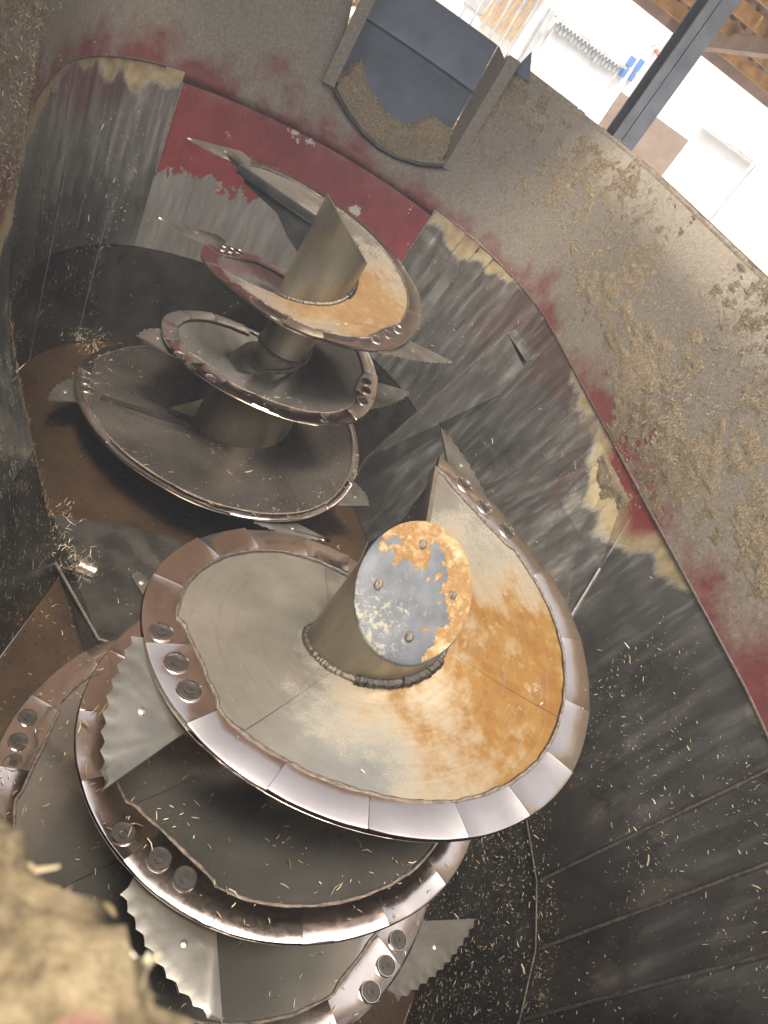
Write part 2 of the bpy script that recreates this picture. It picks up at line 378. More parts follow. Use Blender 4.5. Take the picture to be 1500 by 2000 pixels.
# liner panels: one flat plate per facet; the middle of the rear wall has only painted wall
lev = [stations(z) for z in (ZF, ZS, ZS + .012, 1.9, 2.2, 2.5, ZL)]
zlev = (ZF, ZS, ZS + .012, 1.9, 2.2, 2.5, ZL)
def panel(i, lo, hi, mat, out=0., name='liner_panel', thick=.01):
    j = (i + 1) % NST; n = wall_frame(i) + wall_frame(j); n.normalize(); v = []
    jit = rng.normal() * (.0018 if i < 33 and mat == 'liner' else .0012 if mat == 'liner' else .0)
    for side in (0, 1):
        o = out + side * thick
        for k in range(lo, hi + 1):
            z = zlev[k]
            for q, s in ((i, 1), (j, -1)):
                x, y = lev[k][q]; x2, y2 = lev[k][j if q == i else i]
                d = Vector((x2 - x, y2 - y)).normalized() * .0002
                v.append((x + d.x + n.x * (o + jit * s), y + d.y + n.y * (o + jit * s), z))
    m = hi - lo + 1; f = []
    for k in range(m - 1):
        a = 2 * k; f.append((a, a + 2, a + 3, a + 1)); b = 2 * m + 2 * k; f.append((b, b + 1, b + 3, b + 2))
        f.append((a, b, b + 2, a + 2)); f.append((a + 1, a + 3, b + 3, b + 1))
    f.append((0, 1, 2 * m + 1, 2 * m)); a = 2 * (m - 1); f.append((a, 2 * m + a, 2 * m + a + 1, a + 1))
    return tubpart(name, v, f, mat)
for i in range(NST):
    mid = 10 <= i <= 22 and i < 32
    if mid: panel(i, 2, 6, 'painted', .008, 'painted_panel')
    else: panel(i, 2, 6, 'liner', rng.uniform(0, .003))
    panel(i, 0, 1, 'lower', .006, 'lower_panel')
# upper wall with the feed window cut out of the rear end
zu = [2.50, 2.56, 2.62, 2.70, 2.80, 3.0, 3.3, ZR]
W0, W1 = 11, 17            # stations of the window (angles 62..96 degrees)
def uw(i, z):
    x, y = stations(z)[i % NST]; n = wall_frame(i % NST); return Vector((x + n.x * .016, y + n.y * .016, z))
def sill(i):  # lower edge of the window sags like a half ellipse
    t = (i - W0) / (W1 - W0); return 2.93 - .24 * math.sin(math.pi * min(max(t * .86 + .1, 0), 1)) ** .8
v, f = [], []
Us = {z: stations(z) for z in zu}
for i in range(NST):
    for z in zu:
        zz = min(z, sill(i)) if W0 <= i <= W1 else z
        v.append(uw(i, zz))
nl = len(zu)
for i in range(NST):
    j = (i + 1) % NST
    for k in range(nl - 1):
        f.append((i * nl + k, i * nl + k + 1, j * nl + k + 1, j * nl + k))
uwo = tubpart('upper_wall', v, f, 'upper', 40)
sm_ = uwo.modifiers.new('thickness', 'SOLIDIFY'); sm_.thickness = .012; sm_.offset = 1
# closed skin added behind the panels to stop light leaking through gaps
v, f = [], []
SZ = (ZF - .06, .95, 1.35, 1.75, 2.1, 2.4, 2.5, 2.56, 3.0, ZR - .02)
for z in SZ:
    for i, (x, y) in enumerate(stations(z)):
        n = wall_frame(i); o_ = .035 + (.05 if W0 <= i <= W1 and z > 2.6 else 0); zz = min(z, sill(i) - .03) if W0 <= i <= W1 else z; v.append((x + n.x * o_, y + n.y * o_, zz))
f = [(k * NST + i, k * NST + (i + 1) % NST, (k + 1) * NST + (i + 1) % NST, (k + 1) * NST + i) for k in range(len(SZ) - 1) for i in range(NST)]
tubpart('light_stop_skin', v, f, 'red_stub', 40)
# rim flange
rimz = ZR
rings = []
for i in list(range(W1, NST)) + list(range(0, W0 + 1)):
    x, y = stations(rimz)[i]; n = wall_frame(i)
    w_ = .05 + .008 * nz(i * 1.7, 3)
    ring = []
    for o, dz in ((-.012, -.03), (-.014, .0), (-.006, .012), (w_, .010), (w_ + .004, -.002), (w_, -.03)):
        ring.append((x + n.x * (o + .016), y + n.y * (o + .016), rimz + dz))
    rings.append(ring)
tubpart('rim_flange', *loft(rings), 'rim_steel', 40)
tubpart('hinge_block', *join([box(-.52, -.36, .62, .70, ZF + .18, ZF + .34), box(-.50, -.38, .70, .72, ZF + .2, ZF + .32)]), 'dark_paint')
# seams: bright weld lines down some panel joints and along the liner top
def wallpt(i, z, off=0.):
    x, y = stations(z)[i % NST]; n = wall_frame(i % NST); return Vector((x - n.x * off, y - n.y * off, z))
for i, z0, z1, rr in [(10, 2.0, 2.55, .006), (23, 1.9, 2.5, .006), (25, .6, 1.6, .004), (29, .6, 2.0, .004), (NST - 6, 1.0, 2.2, .008), (8, 2.1, 2.5, .003), (7, 1.9, 2.5, .003), (6, 2.0, 2.5, .004), (5, 2.1, 2.52, .003), (4, 1.6, 2.52, .004), (3, 1.7, 2.3, .002), (27, 1.5, 2.2, .003)]:
    pts = [wallpt(i, z0 + (z1 - z0) * k / 30, .002) + Vector((nz(k, i) * .003, nz(k, i, 5) * .003, 0)) for k in range(31)]
    tubpart('weld_seam', *tube(pts, [rr * (1 + .3 * nz(k * 1.3, i)) for k in range(31)], 6), 'bolt_bright', 60)
for i in (NST - 7 - 2, NST - 7 - 3, NST - 7 - 4):
    pts = [wallpt(i, 1.38 + 1.15 * k / 30, .002) + Vector((nz(k, i) * .003, nz(k, i, 5) * .003, 0)) for k in range(31)]
    tubpart('weld_seam', *tube(pts, [.007 * (1 + .5 * nz(k * 1.3, i)) for k in range(31)], 6), 'weld', 60)
pts = [wallpt(i, ZS + .006, .002) for i in range(NST - 14, NST - 1)]
tubpart('lower_seam', *tube(pts, .004, 6), 'weld', 60)
pts = [wallpt(i, ZL + .006, .0) for i in range(NST - 12, NST - 2)]
tubpart('bright_top_edge', *tube(pts, .006, 6), 'bolt_bright', 60)
pts = [wallpt(i, ZL + .004, -.004) for i in range(24, NST)] + [wallpt(i, ZL + .004, -.004) for i in range(0, 11)]
tubpart('liner_top_edge', *tube(pts, .007, 6), 'weld', 60)
# inclined deflector beside the rear auger: a bent plate wedge standing off the wall
top = Vector((1.36, 3.02, 2.36)); bot = Vector((.99, 2.98, .98)); foot = Vector((1.22, 2.92, ZF + .01)); a1 = Vector((1.56, 3.30, 2.30)); a2 = Vector((1.22, 3.55, ZF + .01)); b1 = Vector((1.56, 2.72, 2.24)); b2 = Vector((1.26, 2.30, ZF + .01))
defl = tubpart('deflector', [top, bot, a1, a2, Vector((1.05, 3.05, ZF + .01))], [(0, 1, 4, 3, 2)], 'liner')
tubpart('deflector_face', [top, b1, b2, Vector((1.05, 3.045, ZF + .01)), bot], [(0, 1, 2, 3, 4)], 'liner', parent=None)
tubpart('deflector_ridge', *tube([top + Vector((.012, 0, .012)), bot, Vector((1.05, 3.047, ZF + .02))], .010, 6), 'bolt_bright', 60)
tubpart('deflector_cap', [top, a1 + Vector((.03, 0, .04)), b1 + Vector((.03, 0, .04))], [(0, 1, 2)], 'liner')
e1 = (top - bot).normalized(); e2 = ((a1 + a2) / 2 - (top + bot) / 2); e2 = (e2 - e1 * e2.dot(e1)).normalized(); nn_ = e1.cross(e2); nn_ = nn_ if nn_.x < 0 else -nn_
pv = [top + e2 * .005, top + e2 * .07, top - e1 * .16 + e2 * .075, top - e1 * .3 + e2 * .045, top - e1 * .46 + e2 * .012, top - e1 * .46 + e2 * .003]
tubpart('primer_patch', [p + nn_ * .003 for p in pv], [tuple(range(6))], 'primer')
# raised floor bridge between the two circles
br = [(-1.0, 1.75), (-.62, .98), (.1, .95), (.75, 1.05), (.75, 1.7), (.1, 1.82), (-.5, 1.86)]
v = [(x, y, ZF + .10) for x, y in br] + [(x * 1.05, 1.4 + (y - 1.4) * 1.12, ZF + .002) for x, y in br]; n_ = len(br)
tubpart('floor_bridge', v, [tuple(range(n_))[::-1]] + [(i, (i + 1) % n_, n_ + (i + 1) % n_, n_ + i) for i in range(n_)], 'lower', label='dark raised plate on the floor between the augers')
tubpart('bridge_edge', *tube([(-.93, 1.42, ZF + .105), (-.62, .975, ZF + .105), (.1, .945, ZF + .105)], .008, 6), 'bolt_bright', 60)
tubpart('wedge_bolt', *tube([(-.80, 1.42, .70), (-.71, 1.40, .70), (-.70, 1.40, .70)], [.035, .035, .02], 10), 'bolt_bright', 40)
# feed window: recessed tray behind the rear wall
def wx(i, z, back=0):
    p = uw(i, z); n = wall_frame(i); return p + Vector((n.x, n.y, 0)) * back
bp = []
for t in np.linspace(0, 1, 13):
    i0 = W0 + t * (W1 - W0)
    ia = int(min(math.floor(i0), W1 - 1)); fr = i0 - ia
    pa, pb = wx(ia, 3.0), wx(ia + 1, 3.0); p = pa.lerp(pb, fr); bp.append((p.x, p.y, i0))
v, f = [], []
rows = []
for x, y, i0 in bp:
    ia = int(min(math.floor(i0), W1 - 1)); s_ = sill(ia) + (sill(ia + 1) - sill(ia)) * (i0 - ia)
    rows.append([(x, y - .03, s_ - .004), (x, y + .03, s_ - .01), (x * .98, y + .09, s_ + .04), (x * .97, y + .13, s_ + .16), (x * .97, y + .14, 3.2), (x * .97, y + .14, 3.32), (x * .97, y + .125, 3.34), (x * .97, y + .14, 3.37), (x * .97, y + .18, 3.66), (x * .97, y + .24, 3.66)])
v = [p for r in rows for p in r]; nn = len(rows[0])
f = [(i * nn + k, (i + 1) * nn + k, (i + 1) * nn + k + 1, i * nn + k + 1) for i in range(12) for k in range(nn - 1)]
tubpart('window_tray', v, f, 'blue_plate', 30, label='blue grey plate behind the window in the rear wall')
tubpart('tray_lip', *tube([Vector(r[0]) + Vector((0, -.02, 0)) for r in rows], .016, 8), 'dark_paint', 60)
for e, sg in ((0, 1), (12, -1)):
    pr = rows[e]; q = [Vector(p) for p in pr]; b_ = Vector((pr[0][0] + sg * .0, pr[0][1] - .02, 3.62))
    o_ = Vector((sg * .004, 0, 0)); poly = [p + o_ for p in (q[0], q[2], q[4], q[8], b_)]
    tubpart('window_cheek', poly + [p + o_ * 3 for p in poly], [(0, 1, 2, 3, 4), (9, 8, 7, 6, 5)] + [(i, (i + 1) % 5, 5 + (i + 1) % 5, 5 + i) for i in range(5)], 'upper')
    tubpart('window_flange', *bar(Vector(pr[0]) + Vector((sg * .05, -.03, 0)), b_ + Vector((sg * .05, -.02, .05)), .09, .02), 'upper')
tubpart('corner_gusset', *loft([[(.86, 4.28, 3.6), (.98, 4.20, 3.6), (.90, 4.27, 3.76)], [(.88, 4.33, 3.6), (1.0, 4.25, 3.6), (.92, 4.32, 3.74)]]), 'blue_plate')

# ------------------------------------------------------------------ augers
def interp(tab):
    t = sorted(tab); xs = np.array([a for a, _ in t]); ys = np.array([b for _, b in t])
    ks = np.arange(xs[0] - 40, xs[-1] + 40, 4.0); yy = np.interp(ks, xs, ys)
    g = np.exp(-.5 * (np.arange(-6, 7) / 2.2) ** 2); g /= g.sum(); yp = np.convolve(np.pad(yy, 6, 'edge'), g, 'valid')
    return lambda th: float(np.interp(th, ks, yp))
A0 = 29.28
front_tab = [(103, .85), (87, .845), (73, .83), (60, .835), (46, .836), (31, .822), (18, .795), (1, .774), (-12, .759), (-25, .735), (-38, .723), (-50, .712), (-62, .7), (-73, .698), (-84, .707), (-96, .717), (-109, .745), (-119, .756), (-129, .763), (-140, .769), (-150, .77), (-159, .76), (-171, .737), (-185, .708), (-198, .691), (-214, .675), (-226, .668), (-240, .66), (-290, .68), (-330, .71), (-367, .735), (-380, .759), (-390, .76), (-404, .761), (-423, .783), (-432, .798), (-445, .816), (-458, .824), (-470, .826), (-483, .824), (-496, .817), (-506, .802), (-518, .776), (-532, .76), (-600, .78), (-680, .83), (-722, .869), (-743, .915), (-755, .932), (-800, .97), (-840, .99), (-878, .977), (-888, .96), (-930, .98), (-1000, 1.06), (-1060, 1.12), (-1120, 1.14)]
rear_tab = [(190, .82), (164, .88), (149, .895), (132, .895), (105, .895), (88, .88), (68, .813), (44, .745), (23, .684), (3, .66), (-15, .661), (-30, .653), (-51, .618), (-68, .619), (-94, .575), (-123, .585), (-147, .671), (-162, .719), (-181, .743), (-202, .731), (-226, .699), (-290, .68), (-343, .689), (-359, .699), (-382, .72), (-405, .676), (-434, .625), (-459, .632), (-482, .667), (-502, .73), (-518, .767), (-534, .779), (-552, .767), (-573, .751), (-593, .74), (-640, .79), (-676, .831), (-698, .843), (-717, .876), (-740, .937), (-757, .985), (-775, .998), (-793, 1.033), (-814, 1.036), (-834, 1.081), (-853, 1.104), (-867, 1.132), (-880, 1.13), (-897, 1.10), (-960, 1.1)]
AUG = {}
def make_auger(key, cy, tab, z_at, lead, end, bolts, blades, rustmat, cutdir, label, sl=.652):
    ro = interp([(a - A0, b) for a, b in tab])
    hz = lambda th: z_at[1] + .55 * (th - z_at[0]) / 360
    au = empty('auger', (0, cy, ZF), label, 'auger', None)
    def P(th, r, z): return Vector((r * math.cos(R(th)), r * math.sin(R(th)), z - ZF))
    def part(name, v, f, mat, smooth=35, parent=None): return fix(mesh(name, v, f, mat, parent or au, smooth))
    mounts = [sum(t for t, _ in g) / len(g) for g in bolts]
    def bw(th):
        w = .112 if not (key == 'R' and th < -620) else .055
        for m in mounts: w += .045 * max(0, 1 - abs(th - m) / 15) ** .35 if abs(th - m) < 15 else 0
        return w
    ri = lambda th: ro(th) - bw(th)
    top_z = z_at[2]
    slv = hz(lead - 330)
    rin = lambda th: .196 if th > lead - 345 else .165
    # flight plates
    edges = [lead]
    for s_ in (95, 115, 130, 120, 120, 120, 120, 120, 120, 120, 120):
        if edges[-1] - s_ < end + 30: edges.append(end); break
        edges.append(edges[-1] - s_)
    for a, b in zip(edges[:-1], edges[1:]):
        n = max(6, int((a - b) / 4)); rings = []
        for k in range(n + 1):
            th = a + (b - a) * k / n + (-.12 if k == 0 else .12 if k == n else 0)
            z = hz(th); r0, r1 = rin(th), ri(th) + .012
            ring = []
            for q in range(7):
                t = q / 6; ring.append(P(th, r0 + (r1 - r0) * t, z - .012 * math.sin(math.pi * t)))
            for q in range(7):
                t = 1 - q / 6; ring.append(P(th, r0 + (r1 - r0) * t, z - .014 - .012 * math.sin(math.pi * t)))
            rings.append(ring)
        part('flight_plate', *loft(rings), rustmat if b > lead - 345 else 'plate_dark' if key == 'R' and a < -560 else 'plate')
    # wear band segments
    th = lead; k = 0
    while th > end + 2:
        st = 22 + 6 * nz(k * 3.1, cy); b = max(end, th - st); n = 10; rings = []
        tl, tw = rng.normal() * .0025, rng.normal() * .003
        for q in range(n + 1):
            t = th + (b - th) * q / n; t += (-.04 if q == 0 else .04 if q == n else 0)
            e = .0045 if q in (0, n) else (.003 if q in (1, n - 1) else 0)
            if q in (1, n - 1): t = (th - .8) if q == 1 else (b + .8)
            z = hz(t); r1 = ro(t); r0 = ri(t); tt = q / n - .5
            h = lambda x: z + .007 + e + tl * x + tw * tt * x * 2
            rings.append([P(t, r0, z - .004), P(t, r0 + .004, h(0) - .002), P(t, r0 + .010, h(.1)), P(t, (r0 + r1) / 2, h(.5) + .0008), P(t, r1 - .010, h(.9)), P(t, r1 - .003, h(1) - .002), P(t, r1, z - .004), P(t, r1 - .004, z - .016), P(t, r0, z - .018)])
        part('edge_segment', *loft(rings), 'band', 40)
        th = b; k += 1
    # weld beads: along the band's inner edge and round the tube
    def rope(name, fr, t0, t1, rad, mat, dz=.004):
        n = int(abs(t1 - t0) / 1.2); pts = []
        for q in range(n + 1):
            t = t0 + (t1 - t0) * q / n; r_ = fr(t) + .004 * nz(t * .21, cy)
            pts.append(P(t, r_, hz(t) + dz + .002 * nz(t * .5, 3, cy)))
        part(name, *tube(pts, [rad * (1 + .45 * nz(q * .8, cy, rad * 99)) for q in range(n + 1)], 6), mat, 80)
    rope('band_weld', ri, lead, end, .0065, 'weld')
    rope('tube_weld', lambda t: rin(t) + .006, lead - 20, end, .013, 'weld')
    rope('heavy_tube_weld', lambda t: .206, lead - 190, lead - 110, .020, 'weld_dark', .010)
    # sleeve with oblique top, cap
    N = 56; cz = top_z
    ringA, ringB, ringC = [], [], []
    for q in range(N):
        a = 360 * q / N; h = sl * .2 * math.cos(R(a - cutdir))
        dd = (lead - a) % 360
        ringA.append(P(a, .2, max(hz(lead - dd) - .06, slv - .3)))
        ringB.append(P(a, .2, cz + h)); ringC.append(P(a, .190, cz + h))
    ringD = [Vector((p.x * .95, p.y * .95, p.z)) for p in ringA]
    part('sleeve', *loft([ringD, ringA, ringB, ringC]), 'tube', 40)
    capv, capf = [], []
    for rr, dz in ((.2005, .002), (.2005, .009), (.197, .012), (.15, .0125), (.10, .012), (.05, .012)):
        for q in range(N):
            a = 360 * q / N; h = sl * rr * math.cos(R(a - cutdir)); capv.append(P(a, rr, cz + h + dz + (.002 * nz(a * .2, rr * 40) if rr < .19 else 0)))
    capv.append(P(0, 0, cz + .012)); m = 6
    capf = [(i * N + q, i * N + (q + 1) % N, (i + 1) * N + (q + 1) % N, (i + 1) * N + q) for i in range(m - 1) for q in range(N)] + [((m - 1) * N + q, (m - 1) * N + (q + 1) % N, m * N) for q in range(N)] + [tuple(range(N))[::-1]]
    capo = part('cap', capv, capf, 'cap' if key == 'F' else 'tube', 40)
    if key == 'F':
        NR, NTH = 26, 110; kv, kf, kt = [], [], {}
        for i in range(NR + 1):
            for q in range(NTH):
                rr = .1965 * i / NR; a = 360 * q / NTH; x_, y_ = rr * math.cos(R(a)), rr * math.sin(R(a))
                g_ = max(x_ - .085, .30 * x_ + .95 * y_ - .065) + .075 * fbm(x_ * 9 + 3, y_ * 9, 2) + .035 * fbm(x_ * 34, y_ * 34, 5) + (.03 if rr > .175 and x_ > -.1 else 0)
                t_ = min(.0045, g_ * .16) + .0012 * fbm(x_ * 60, y_ * 60, 9)
                if g_ < .022: t_ = -.003
                kt[i, q] = t_; kv.append(P(a, rr, cz + sl * rr * math.cos(R(a - cutdir)) + .0145 + t_))
        for i in range(NR):
            for q in range(NTH):
                q2 = (q + 1) % NTH
                if max(kt[i, q], kt[i + 1, q], kt[i, q2], kt[i + 1, q2]) > 0: kf.append((i * NTH + q, (i + 1) * NTH + q, (i + 1) * NTH + q2, i * NTH + q2))
        ck = mesh('cap_crust', kv, kf, 'crust', capo, 180); ck['label'] = 'orange and cream feed crust on the tube cap'
    for a in (20, 110, 200, 290):
        a2 = cutdir + a - 5; r_ = .128; h = sl * r_ * math.cos(R(a2 - cutdir)); ring = []
        for rr, dz in ((.015, .010), (.014, .021), (.009, .026), (.003, .0265)):
            ring.append([P(a2, r_, cz + h + dz) + Vector((rr * math.cos(2 * math.pi * q / 12), rr * math.sin(2 * math.pi * q / 12), sl * (rr * math.cos(2 * math.pi * q / 12 - R(cutdir))))) for q in range(12)])
        part('cap_bolt', *loft(ring), 'weld', 50, capo)
    # inner tube, collar, base cone
    def lathe(name, prof, mat, n=48, parent=None):
        rings = [[P(360 * q / n, r_, z) for q in range(n)] for r_, z in prof]; return part(name, *loft(rings), mat, 40, parent)
    lathe('inner_tube', [(.165, .62), (.165, slv + .02)], 'tube')
    lathe('collar', [(.165, slv - .36), (.178, slv - .352), (.178, slv - .33), (.165, slv - .322)], 'weld')
    lathe('base_tube', [(.325, .62), (.325, 1.0), (.28, 1.42), (.24, 1.50), (.166, 1.52)] if key == 'R' else [(.325, .62), (.325, .9), (.27, 1.25), (.166, 1.28)], 'tube')
    # leading edge flange and gusset under the start of the flight
    zl = hz(lead); d0 = Vector((math.cos(R(lead)), math.sin(R(lead)), 0)); tg = Vector((-d0.y, d0.x, 0))
    q = [d0 * .19 + Vector((0, 0, zl - ZF)), d0 * (ro(lead) - .10) + Vector((0, 0, zl - ZF))]
    rings = [[p + tg * x + Vector((0, 0, z)) for x, z in ((-.004, .012), (.012, .010), (.016, -.03), (.010, -.045), (-.002, -.045))] for p in q]
    part('leading_flange', *loft(rings), 'tube' if key == 'F' else 'dark_paint', 30)
    g0 = lead - 7 if key == 'F' else lead - 2
    dg = Vector((math.cos(R(g0)), math.sin(R(g0)), 0)); tg2 = Vector((-dg.y, dg.x, 0)); zz = hz(g0) - ZF - .024
    poly = [(.19, zz), (ro(lead) - .14, zz), (ro(lead) - .16, zz - .05), (.42, zz - .085), (.30, zz - .17), (.19, zz - .22)]
    part('gusset', *loft([[dg * r_ + tg2 * (s_ * .008) + Vector((0, 0, z_)) for r_, z_ in poly] for s_ in (-1, 1)]), 'dark_paint', 30)
    # bolts: raised collar round a near-black disc painted as the shaded hole
    for g in bolts:
        for t, r_ in g:
            z = hz(t) + .0085; cpt = P(t, r_, z); tilt = R(90 + t)
            u_ = Vector((math.cos(R(t)), math.sin(R(t)), 0)); w_ = Vector((-math.sin(R(t)), math.cos(R(t)), .55 / (2 * math.pi * r_))).normalized(); nrm = u_.cross(w_)
            def ring(rr, h): return [cpt + (u_ * math.cos(2 * math.pi * q / 18) + w_ * math.sin(2 * math.pi * q / 18)) * rr * (1 + .06 * nz(q * .9, t)) + nrm * h for q in range(18)]
            bo = part('knife_bolt', *loft([ring(.040, -.004), ring(.038, .007), ring(.036, .007), ring(.034, .003), ring(.033, .0002)]), 'band', 50)
            part('bolt_hole_disc', *loft([ring(.0338, -.003), ring(.0338, .0008), ring(.016, .0015), ring(.0155, .005), ring(.008, .0055), ring(.007, .003)]), 'hole_shade', 30, bo)
    # serrated knives
    for (tip, b1_, b2_, ser) in blades:
        T, B1, B2 = Vector(tip), Vector(b1_), Vector(b2_)
        inw = ((B1 + B2) / 2 - Vector((0, cy, T.z))); inw.z = 0; inw = -inw.normalized() * .07
        S, Q = (B1, B2) if ser == 1 else (B2, B1)
        edge = []; n = max(5, int((S - T).length / .05)); side = (Q - S); side = side - (T - S) * side.dot(T - S) / (T - S).length_squared; side.normalize()
        for k in range(n):
            for w_, dep in ((0, 0), (.25, .007), (.5, .012), (.75, .007)):
                edge.append(S.lerp(T, (k + w_) / n) + side * (dep + .006 * (1 - (k / n))) - side * .035 * math.sin(math.pi * (k + w_) / n))
        bev = [p + side * .030 * min(1, 3.5 * (1 - q / len(edge))) for q, p in enumerate(edge)]
        zo = Vector((0, 0, .006)); off = Vector((0, -cy, -ZF))
        edge = [p + off for p in edge]; bev = [p + off for p in bev]; T_ = T + off; Q_ = Q + off; Qi = Q + inw + off; Si = S + inw + off
        v = []; f = []; m = len(edge)
        v += [p for p in edge] + [p + zo for p in bev] + [p - zo for p in bev]
        for k in range(m - 1): f += [(k, k + 1, m + k + 1, m + k), (k + 1, k, 2 * m + k, 2 * m + k + 1)]
        n0 = len(v); v += [T_ + zo, Q_ + zo, Qi + zo, Si + zo, T_ - zo, Q_ - zo, Qi - zo, Si - zo]
        f.append(tuple(range(m, 2 * m)) + (n0, n0 + 1, n0 + 2, n0 + 3)); f.append(tuple(range(2 * m, 3 * m))[::-1] + (n0 + 7, n0 + 6, n0 + 5, n0 + 4))
        f += [(n0, n0 + 4, n0 + 5, n0 + 1), (n0 + 1, n0 + 5, n0 + 6, n0 + 2)]
        kn = part('knife', v, f, 'knife', 25)
        c_ = (T_ * .30 + Q_ * .35 + (S + off) * .35)
        part('knife_stud', *loft([[c_ + Vector((rr * math.cos(2 * math.pi * q / 10), rr * math.sin(2 * math.pi * q / 10), h)) for q in range(10)] for rr, h in ((.013, .003), (.012, .010), (.006, .013))]), 'bolt_bright', 40, kn)
    AUG[key] = (cy, ro, ri, hz, lead, end)
    return au
make_auger('F', 0.0, front_tab, (-129.28, H - 1.765, H - 1.479), 73.5, -1090,
    [[(63.3, .776), (54.4, .754), (44.6, .76)], [(-170.3, .71), (-160.7, .687), (-152.2, .687)], [(-501, .775), (-491.2, .742), (-483.7, .735)], [(-914.9, .92), (-907.5, .91), (-901.4, .90)], [(-763.2, .827), (-770.3, .853), (-777.5, .88)], [(-1133 + 7, 1.066)][:0] or [(-1070, 1.06), (-1076, 1.06)]],
    [((.35, 1.18, 2.49), (.332, .855, 2.49), (.524, .685, 2.49), 2), ((-.792, -.634, 2.17), (-.788, -.15, 2.17), (-.602, -.434, 2.17), 1), ((-.7, .648, 1.56), (-.619, .655, 1.56), (-.628, .552, 1.56), 1), ((-.239, -.979, 1.62), (-.578, -.647, 1.62), (-.276, -.7, 1.62), 1), ((1.064, -.43, 1.22), (.782, -.463, 1.22), (.614, -.766, 1.22), 2)],
    'rust_front', 77, 'near auger with orange stained top flight and crusted round tube cap')
make_auger('R', L, rear_tab, (-97.53, H - 1.911, 2.521), 157, -985,
    [[(-51.2, .57), (-38.8, .56), (-26.6, .574)], [(-215.2, .676), (-221.8, .667), (-228.6, .667)], [(-515.3, .68), (-505.1, .665), (-492.8, .62)], [(-366.4, .60), (-375.3, .61), (-386.6, .63)], [(-901.1, 1.06), (-897.2, 1.05), (-892.3, 1.04)]],
    [((-1.006, 3.18, 2.47), (-.667, 3.439, 2.47), (-.66, 3.201, 2.47), 2), ((-.994, 3.264, 1.92), (-.66, 3.20, 1.92), (-.60, 3.42, 1.92), 1), ((.997, 2.665, 2.14), (.343, 2.32, 2.14), (.631, 2.682, 2.14), 1), ((1.037, 3.057, 1.62), (.724, 2.98, 1.62), (.625, 2.572, 1.62), 2), ((-.882, 2.752, 1.38), (-.727, 2.973, 1.38), (-.665, 2.69, 1.38), 1), ((-1.238, 2.515, .84), (-1.143, 2.87, .84), (-1.081, 2.615, .84), 1), ((.634, 1.941, .97), (.098, 1.87, .97), (.379, 2.009, .97), 1), ((.941, 2.366, 1.03), (.859, 2.576, 1.03), (.688, 2.249, 1.03), 1)],
    'rust_rear', 193, 'far auger with leaning open tube top and orange worn upper flight', .652)

ra = [o for o in bpy.data.objects if o.name.startswith('auger')][-1]
def rear_pt(th, r, dz):
    cy, ro, ri, hz, ld, en = AUG['R']; return Vector((r * math.cos(R(th)), r * math.sin(R(th)), hz(th) + dz - ZF))
mesh('radial_rib', *bar(rear_pt(-889, .96, .012), rear_pt(-873, .40, .02), .018, .02), 'weld_dark', ra)
for t0 in (-900,): mesh('tube_gusset', *loft([[rear_pt(t0, .3, .01), rear_pt(t0, .50, .01), rear_pt(t0, .3, .20)], [rear_pt(t0 + 4, .3, .01), rear_pt(t0 + 2, .50, .01), rear_pt(t0 + 4, .3, .20)]]), 'tube', ra)
# ------------------------------------------------------------------ caked feed on the upper wall (uneven crust standing off the wall)
def cumulative(z):
    P = stations(z); return P
zs = np.linspace(2.28, 3.66, 100); sub = 12; v, f = [], []
cols = NST * sub
SP = [stations(float(z)) for z in zs]; WF = [wall_frame(i) for i in range(NST)]
TH = np.zeros((cols, len(zs)))
for c_ in range(cols):
    i, t = divmod(c_, sub); t /= sub; j = (i + 1) % NST
    n = (WF[i] * (1 - t) + WF[j] * t).normalized()
    for k, z in enumerate(zs):
        x = SP[k][i][0] * (1 - t) + SP[k][j][0] * t; y = SP[k][i][1] * (1 - t) + SP[k][j][1] * t
        big = fbm(x * 1.7, y * 1.7, z * 1.9); fine = fbm(x * 14, y * 14, z * 14); ff = nz(x * 60, y * 60, z * 60)
        h = (z - 2.92) * .5
        if x > .6:
            zb = 2.90 - .42 * math.exp(-((y - 1.35) / .55) ** 2) - .10 * math.exp(-((y + .2) / .6) ** 2)
            h = min((z - zb) * 3.0, .75) + .38 - max(0, z - 3.3) * 1.6
        elif x < -.6: h += .38 + .45 * max(0, 1 - abs(y - 1.6) / 1.6)
        else: h -= .55
        if y > 3.4: h -= .5
        if z > 3.5: h -= (z - 3.5) * 1.5
        if z < 2.55: h -= (2.55 - z) * (1.2 if x > 0 and .7 < y < 1.9 else 4.0)
        if x < -.4 and y > 2.6: h -= .55 * min(1, (y - 2.6) / .8)
        th = .030 * (h + big * .55 + .05) + .006 * fine
        th = min(th * .8, .011 + .004 * big) + (.0045 * ff + .005 * fine if th > -.004 else 0)
        if W0 - .3 <= i + t <= W1 + .3 and z > 2.7: th = -.05
        TH[c_, k] = th
        v.append((x + n.x * (.016 - th), y + n.y * (.016 - th), z))
nk = len(zs); cx_ = []
for c_ in range(cols):
    d = (c_ + 1) % cols
    for k in range(nk - 1):
        if max(TH[c_, k], TH[d, k], TH[c_, k + 1], TH[d, k + 1]) > 0:
            f.append((c_ * nk + k, c_ * nk + k + 1, d * nk + k + 1, d * nk + k))
cake = tubpart('caked_feed', v, f, 'cake', 180, kind='stuff', label='thick tan crust of caked feed on the upper wall')
